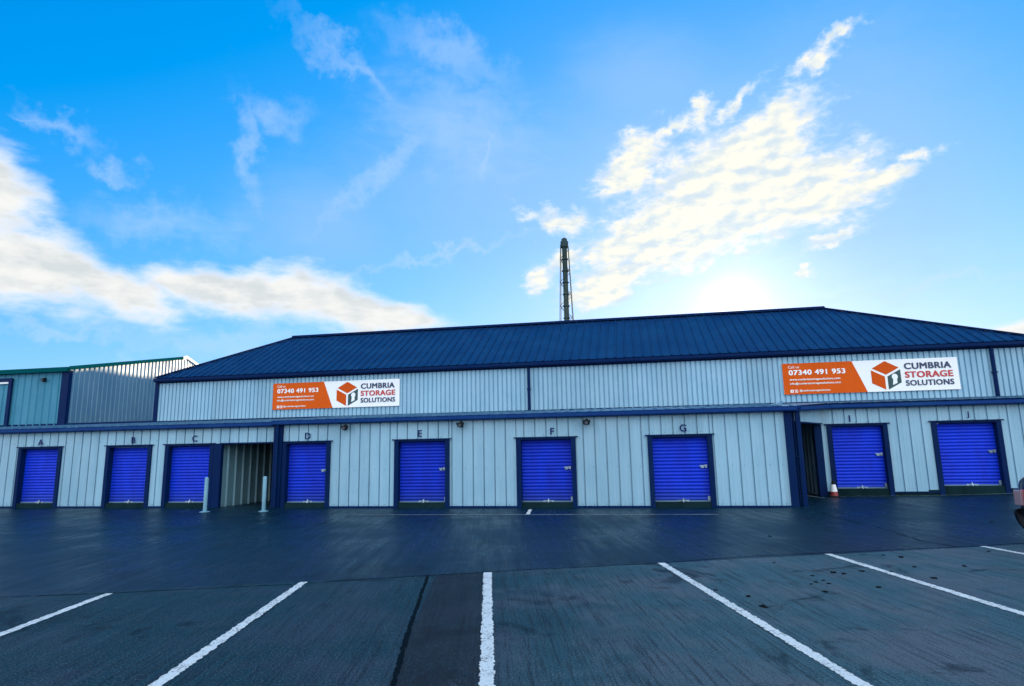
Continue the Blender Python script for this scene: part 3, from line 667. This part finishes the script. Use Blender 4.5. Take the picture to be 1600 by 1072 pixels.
for L, a, b_, y, zt, lx, lk in doors: roller_door(a, b_, y, .155, zt, L, lx, lk, 'blue roller door under the letter '+L, 0)
roller_door(5.90, 7.62, YI, .34, 2.275, 'I', (6.58, 2.45), 1, 'blue roller door under the letter I', .1)
roller_door(8.83, 10.70, YI, .40, 2.295, 'J', (9.85, 2.48), 1, 'blue roller door under the letter J', .1)

# ------------------------------------------------------------------ sign boards
def sign(x0, x1, zl, zr, hgt, label):
    """board on the upper wall"""
    y = YU-.10; z0 = (zl+zr)/2; w_ = x1-x0
    root = empty('sign_board', (x0, y, z0))
    tag(root, label, 'sign board', 'orange and white company sign boards on the upper wall')
    def bx(u): return x0+u*w_
    def bz(v): return z0+hgt*(1-v)
    pb = MB(); pb.box(x0, x1, y, y+.03, z0, z0+hgt)
    for zz_ in (z0+.15, z0+hgt-.2): pb.box(x0+.1, x1-.1, y+.03, y+.068, zz_, zz_+.05, 1)
    pb.build('panel', [WHITE, SILV], root)
    pm = MB(); pm.prism([(x0, y-.004, z0), (bx(.485), y-.004, z0), (bx(.41), y-.004, z0+hgt), (x0, y-.004, z0+hgt)], (0, .0035, 0)); pm.build('orange_panel', ORANGE, root)
    yt = y-.009
    def line(name, txt, u0, u1, vc, hh, m, bold=0.0): text_on_wall(name, txt, bx(u0), bz(vc), (u1-u0)*w_, hh*hgt, yt, m, root, bold)
    line('lettering', 'Call us', .035, .10, .12, .085, WHITE)
    line('lettering', '07340 491 953', .036, .368, .30, .165, WHITE, .03)
    line('lettering', 'www.cumbriastoragesolutions.com', .038, .335, .535, .085, WHITE, .022)
    line('lettering', 'info@cumbriastoragesolutions.com', .038, .335, .665, .088, WHITE, .022)
    line('lettering', '@cumbriastoragesolutions', .092, .27, .895, .08, WHITE, .02)
    ic = MB()
    for k_ in (0, 1):
        a = bx(.038+.026*k_); c = a+.10; zc = bz(.90)
        if k_ == 0: ic.prism([(a, y-.008, zc-.05), (c, y-.008, zc-.05), (c, y-.008, zc+.05), (a, y-.008, zc+.05)], (0, .0035, 0))
        else:
            for (p, q, r_, s_) in ((a, c, zc-.05, zc-.036), (a, c, zc+.036, zc+.05), (a, a+.014, zc-.036, zc+.036), (c-.014, c, zc-.036, zc+.036)): ic.box(p, q, y-.008, y-.0045, r_, s_)
            ic.tube((a+.05, y-.0045, zc), (a+.05, y-.008, zc), .022, n=12)
    ic.build('icons', WHITE, root)
    text_on_wall('icon_letter', 'f', bx(.038)+.036, bz(.90)-.004, None, .07, y-.011, ORANGE2, root, .02)
    line('lettering', 'CUMBRIA', .703, .963, .225, .20, SNAVY, .032)
    line('lettering', 'STORAGE', .703, .968, .495, .20, SRED, .032)
    line('lettering', 'SOLUTIONS', .703, .968, .755, .175, SNAVY, .03)
    # logo: a cube of three faces with a keyhole
    cx_, cz_ = bx(.597), bz(.50); ru, rv = .083*w_, .46*hgt
    def P(a, b2): return (cx_+a*ru, y-.007, cz_+b2*rv)
    lg = MB(); g_ = .05
    lg.prism([P(0, 1), P(-.92, .52), P(0, .06), P(.92, .52)], (0, .003, 0))
    lg.prism([P(-1, .40), P(-1, -.50), P(-.09, -.96), P(-.09, -.06)], (0, .003, 0))
    lg.build('logo_faces', ORANGE2, root)
    lk = MB(); lk.prism([P(.09, -.06), P(.09, -.96), P(1, -.50), P(1, .40)], (0, .003, 0)); lk.build('logo_face', SGREEN, root)
    kh = MB(); pts = []
    for i in range(14):
        t = R(-50)+R(280)*i/13; pts.append((cx_+(.58+.20*math.cos(t))*ru, y-.010, cz_+(-.10+.21*math.sin(t))*rv))
    pts += [(cx_+.40*ru, y-.010, cz_-.66*rv), (cx_+.72*ru, y-.010, cz_-.52*rv)]
    kh.prism(pts, (0, .0025, 0)); kh.build('keyhole', WHITE, root)
    return root
sign(-14.18, -8.80, 3.44, 3.45, 1.05, 'orange and white storage sign board above roller door D, left of the two signs')
sign(5.20, 10.67, 3.39, 3.40, 1.07, 'orange and white storage sign board above roller door I, right of the two signs')

# ------------------------------------------------------------------ wall lights
def wall_light(x, y, z, label, bulk=True):
    r = empty('wall_light', (x, y, z)); tag(r, label, 'wall light', 'black security lights on the walls')
    b1 = MB(); b1.box(x-.03, x+.03, y+.02, y+.12, z+.04, z+.10); b1.beam((x, y+.03, z+.09), (x, y-.03, z-.0), .03, .03); b1.build('bracket', BLACK, r)
    b2 = MB(); b2.lathe((x, y, z-.09), [(.03, 0), (.085, .02), (.10, .07), (.10, .12), (.07, .15), (.02, .16)], 16)
    b2.box(x-.11, x+.11, y-.06, y+.02, z+.0, z+.055); b2.build('lamp_body', BLACK, r)
    b3 = MB(); b3.tube((x, y-.085, z-.03), (x, y-.115, z-.04), .05, .045, 14); b3.build('lens', GLASSY, r)
    return r
wall_light(-8.86, YF-.20, 2.46, 'black security light with side arms under the gutter between doors D and E')
wall_light(-5.11, YF-.20, 2.46, 'black round security light under the gutter just right of door E')
wall_light(-1.31, YF-.20, 2.44, 'black round security light under the gutter just right of door F')
wall_light(-25.25, YU-.12, 5.08, 'small black light high on the dark teal wall at far left')
# ------------------------------------------------------------------ bollards
def bollard(x, y, label):
    r = empty('bollard', (x, y, 0)); tag(r, label, 'bollard', 'pale steel bollards at the passage')
    a = MB(); a.lathe((x, y, 0), [(.057, -.02), (.057, .98), (.052, 1.01), (.03, 1.025), (.005, 1.03)], 20); a.build('post', BOLL, r, smooth=False)
    c = MB(); c.lathe((x, y, 0), [(.15, -.01), (.145, .012), (.07, .03)], 18); c.build('base_collar', BOLL, r)
bollard(-12.77, 17.28, 'pale round bollard standing in front of door C')
bollard(-10.95, 17.48, 'pale round bollard at the right side of the dark passage')
# ------------------------------------------------------------------ traffic cone
zc_ = gz(5.86, 20.75)
r = empty('traffic_cone', (5.86, 20.75, zc_)); tag(r, 'small red traffic cone with white band beside roller door I', 'traffic cone')
CR = mat('cone_red', (0.22, 0.02, 0.02), 0.5)
a = MB(); a.box(5.86-.15, 5.86+.15, 20.6, 20.9, zc_, zc_+.035); a.build('base', BLACK, r, bevel=.01)
a = MB(); a.lathe((5.86, 20.75, zc_+.03), [(.115, 0), (.095, .13)], 20); a.build('cone_body', CR, r)
a = MB(); a.lathe((5.86, 20.75, zc_+.155), [(.097, 0), (.062, .21)], 20); a.build('reflective_band', WHITE, r)
a = MB(); a.lathe((5.86, 20.75, zc_+.36), [(.060, 0), (.035, .12), (.028, .125)], 20); a.build('tip', BLACK, r)

# ------------------------------------------------------------------ neighbouring gabled building, left
N = empty('gabled_warehouse', (-27, 23, 0)); tag(N, 'pale ribbed warehouse with low pitched gable behind the lean-to at far left', 'warehouse')
XG = -24.03; YN = 22.98; PHI = R(12); TP = 9.94; ZN = 5.56; ZP = 7.52      # the gable runs back at a slight skew
def gp(t, z, out=0.0): return (XG-t*math.sin(PHI)+out*math.cos(PHI), YN+t*math.cos(PHI)+out*math.sin(PHI), z)
YP = gp(TP, 0)[1]; YE = gp(2*TP, 0)[1]
NW = (0.36, [(0, 0), (.82, 0), (.86, .035), (.96, .035)])
mb = MB(); sheet(mb, -40, YN, XG-.30, YN, 2.9, 5.45, NW); mb.build('front_wall', CLADN, N)
mb = MB(); a, c = gp(0, 0), gp(2*TP, 0)
sheet(mb, a[0], a[1], c[0], c[1], 0, lambda s: ZN+(ZP-ZN)*(1-abs(s-TP)/TP)-.06, (0.34, [(0, 0), (.80, 0), (.86, .035), (.95, .035)])); mb.build('gable_wall', CLADL, N)
mb = MB(); mb.box(-40, -39.9, YN, YE, 0, 5.4); mb.box(-40, gp(2*TP, 0)[0]-.1, YE-.1, YE, 0, 5.4); mb.build('rear_wall', CLADL, N)
mb = MB(); mb.box(XG-.34, XG+.03, YN-.06, YN+.12, 2.9, 5.46); mb.build('corner_trim', NAVY, N)
mb = MB()
for (ta, za, tb, zb) in ((-.15, ZN-.14, TP, 6.6), (TP, 6.6, 2*TP+.15, ZN-.14)):
    a, c = gp(ta, za, -.05), gp(tb, zb, -.05); mb.prism([a, c, (-40.2, c[1], zb), (-40.2, a[1], za)], (0, 0, .06))
nr = mb.build('roof', ROOF, N)
mb = MB(); mb.beam(gp(-.15, ZN-.02, .07), gp(TP-.45, ZP-.11, .07), .04, .17); mb.box(-40, XG+.05, YN-.20, YN-.04, ZN-.16, ZN+.03); mb.build('verge_trim', GTRIM, nr)
mb = MB(); mb.beam(gp(TP-.45, ZP-.11, .07), gp(TP, ZP, .07), .05, .20); mb.beam(gp(TP, ZP, .07), gp(2*TP, ZN, .07), .05, .15); mb.build('ridge_cap', CREAM, nr)
mb = MB(); mb.box(-32, -26.9, YN-.12, YN-.04, 5.07, 5.22); mb.box(-27.07, -26.9, YN-.12, YN-.04, 2.9, 5.07); df = mb.build('loading_bay_frame', NAVY, N)
mb = MB(); mb.box(-31.9, -27.09, YN-.09, YN-.045, 4.98, 5.06); mb.build('track_cover', WHITE, df)

# ------------------------------------------------------------------ tall flue stack far behind
CX_, CY_ = -19.4, 200.0
T = empty('flue_stack', (CX_, CY_, 0)); tag(T, 'very tall slim industrial flue stack with ring platforms far behind the roof', 'chimney')
mb = MB(); mb.tube((CX_, CY_, -2), (CX_, CY_, 69.5), .95, .82, 24); mb.build('flue', STACKM, T)
mb = MB(); mb.lathe((CX_, CY_, 68.3), [(1.25, 0), (1.3, .3), (1.3, 2.0), (1.0, 2.2), (.95, 2.9), (.5, 3.3)], 20); mb.build('head', STEELD, T)
for z in range(4, 68, 4):
    mb = MB(); mb.lathe((CX_, CY_, z), [(.9, 0), (1.12, .05), (1.12, .32), (.9, .36)], 20); mb.build('ring_platform', STEELD, T)
def legx(z): return 1.25+(68.3-z)*.033
mb = MB()
for sx in (-1, 1):
    for sy_ in (-1, 1):
        mb.beam((CX_+sx*legx(-2), CY_+sy_*legx(-2)*.8, -2), (CX_+sx*legx(69), CY_+sy_*legx(69)*.8, 69), .20, .20, upv=(0, 1, 0))
mb.build('support_legs', STEELD, T)
mb = MB()
for i, z in enumerate(range(4, 68, 4)):
    for sy_ in (-1, 1):
        a = -1 if i % 2 else 1
        mb.beam((CX_+a*legx(z), CY_+sy_*legx(z)*.8, z), (CX_-a*legx(z+4), CY_+sy_*legx(z+4)*.8, z+4), .13, .13, upv=(0, 1, 0))
    for sx in (-1, 1): mb.beam((CX_+sx*legx(z), CY_-.8*legx(z), z+.2), (CX_+sx*legx(z), CY_+.8*legx(z), z+.2), .10, .10)
mb.build('cross_bracing', STEELD, T)

# ------------------------------------------------------------------ parked car at the right edge
CARP = mat('car_paint_dark_blue', (0.012, 0.02, 0.05), 0.25, 0.3, coat=1.0)
CGLASS = mat('car_glass', (0.01, 0.012, 0.015), 0.05)
LRED = mat('tail_lamp_red', (0.45, 0.03, 0.04), 0.15, coat=1.0)
LCLR = mat('lamp_clear', (0.24, 0.17, 0.20), 0.1, coat=1.0)
ALLOY = mat('wheel_alloy', (0.4, 0.42, 0.45), 0.3, 0.8)
def make_car(px, py, rot):
    root = empty('parked_car', (px, py, gz(px, py)))
    tag(root, 'dark car with black bumper and red tail lamp, cut off by the right edge', 'car')
    Mx = Matrix.Translation((px, py, gz(px, py))) @ Matrix.Rotation(rot, 4, 'Z')
    # local: x left/right, y toward tail (+), z up
    def put(mb, name, m, parent, smooth=False, sub=0, bevel=0):
        mb.v = [tuple(Mx @ Vector(v)) for v in mb.v]; o = mb.build(name, m, parent, smooth, bevel)
        if sub: md = o.modifiers.new('s', 'SUBSURF'); md.levels = sub; md.render_levels = sub
        return o
    st = [(-2.15, .35, .62, .66, .60), (-2.02, .24, .74, .78, .78), (-1.5, .20, .88, .92, .86), (-.85, .20, .95, 1.0, .88), (-.75, .20, .95, 1.02, .88), (-.2, .20, .96, 1.36, .88), (.2, .20, .97, 1.46, .88), (.9, .20, .98, 1.47, .88), (1.55, .22, .99, 1.40, .88), (1.85, .26, 1.0, 1.12, .86), (2.0, .30, 1.0, 1.04, .82), (2.06, .36, .93, .96, .76)]
    mb = MB(); rings = []
    for (y, zb, zbelt, zr, hw) in st:
        ring = []
        top = hw*.72 if zr-zbelt > .15 else hw*.88
        half = [(0, zb), (hw*.85, zb), (hw*.97, zb+.12), (hw, (zb+zbelt)/2), (hw*.965, zbelt), (top+.02, zbelt+(zr-zbelt)*.85), (top*.8, zr), (0, zr+.02)]
        ring = [(x, y, z) for x, z in half]+[(-x, y, z) for x, z in half[-2:0:-1]]
        rings.append(ring)
    n = len(rings[0])
    for rr in rings: mb.v += rr
    for i in range(len(rings)-1):
        for j in range(n):
            k_ = (j+1) % n; mb.f.append((i*n+j, i*n+k_, (i+1)*n+k_, (i+1)*n+j)); mb.mi.append(0)
    mb.f.append(tuple(range(n))); mb.f.append(tuple((len(rings)-1)*n+j for j in range(n))[::-1]); mb.mi += [0, 0]
    put(mb, 'body', CARP, root, True, 2)
    for s in (-1, 1):
        mb = MB()
        for (ya, yb) in ((-.62, .28), (.36, 1.15)):
            a = [(s*.865, ya+(.22 if ya < 0 else 0), 1.0), (s*.865, yb, 1.0), (s*.70, yb-(.0 if ya < 0 else .05), 1.36), (s*.70, ya+(.42 if ya < 0 else 0)+.1, 1.34)]
            mb.prism(a, (s*.012, 0, .004))
        put(mb, 'side_window', CGLASS, root)
        mb = MB(); mb.prism([(s*.84, 1.90, .58), (s*.89, 1.72, .58), (s*.88, 1.70, .86), (s*.84, 1.92, .86)], (-s*.14, .10, 0))
        tl = put(mb, 'tail_lamp', LRED, root, bevel=.015)
        mb = MB(); mb.box(min(s*.905, s*.84), max(s*.905, s*.84), 1.84, 1.99, .60, .85); put(mb, 'clear_lens', LCLR, tl, bevel=.01)
        mb = MB(); mb.box(min(s*.5, s*.78), max(s*.5, s*.78), -2.12, -1.95, .55, .70); put(mb, 'headlight', LCLR, root, bevel=.02)
        mb = MB(); mb.box(min(s*.86, s*1.0), max(s*.86, s*1.0), -.62, -.50, .98, 1.10); put(mb, 'wing_mirror', BLACK, root, bevel=.03)
        for wy in (-1.35, 1.30):
            mb = MB(); mb.tube((s*.70, wy, .31), (s*.90, wy, .31), .31, n=32); wh = put(mb, 'wheel', RUBBER, root, bevel=.03)
            mb = MB(); mb.tube((s*.895, wy, .31), (s*.912, wy, .31), .20, .19, n=24)
            put(mb, 'rim', ALLOY, wh)
    # rear bumper: rounded, sweeping under
    mb = MB(); pr = [(1.55, .50), (1.60, .56), (2.02, .56), (2.20, .53), (2.21, .43), (2.16, .32), (2.05, .22), (1.85, .17), (1.6, .17)]
    xsb = [-.93, -.88, -.7, 0, .7, .88, .93]; sc_ = [.62, .86, .96, 1, .96, .86, .62]
    for xx, q in zip(xsb, sc_):
        for (y, z) in pr: mb.v.append((xx, 1.5+(y-1.5)*q, z))
    n = len(pr)
    for i in range(len(xsb)-1):
        for j in range(n): k_ = (j+1) % n; mb.f.append((i*n+j, (i+1)*n+j, (i+1)*n+k_, i*n+k_)); mb.mi.append(0)
    mb.f.append(tuple(range(n))[::-1]); mb.f.append(tuple((len(xsb)-1)*n+j for j in range(n))); mb.mi += [0, 0]
    put(mb, 'rear_bumper', BLACK, root, True, 1)
    mb = MB(); mb.prism([(-.60, 1.90, 1.08), (.60, 1.90, 1.08), (.56, 1.62, 1.40), (-.56, 1.62, 1.40)], (0, .02, .02)); put(mb, 'rear_window', CGLASS, root)
    mb = MB(); mb.prism([(-.66, -.78, 1.03), (.66, -.78, 1.03), (.58, -.22, 1.385), (-.58, -.22, 1.385)], (0, -.03, .03)); put(mb, 'windscreen', CGLASS, root)
    mb = MB(); mb.box(-.26, .26, 2.08, 2.10, .70, .81); put(mb, 'number_plate', WHITE, root)
    return root
make_car(7.62, 10.55, R(13))
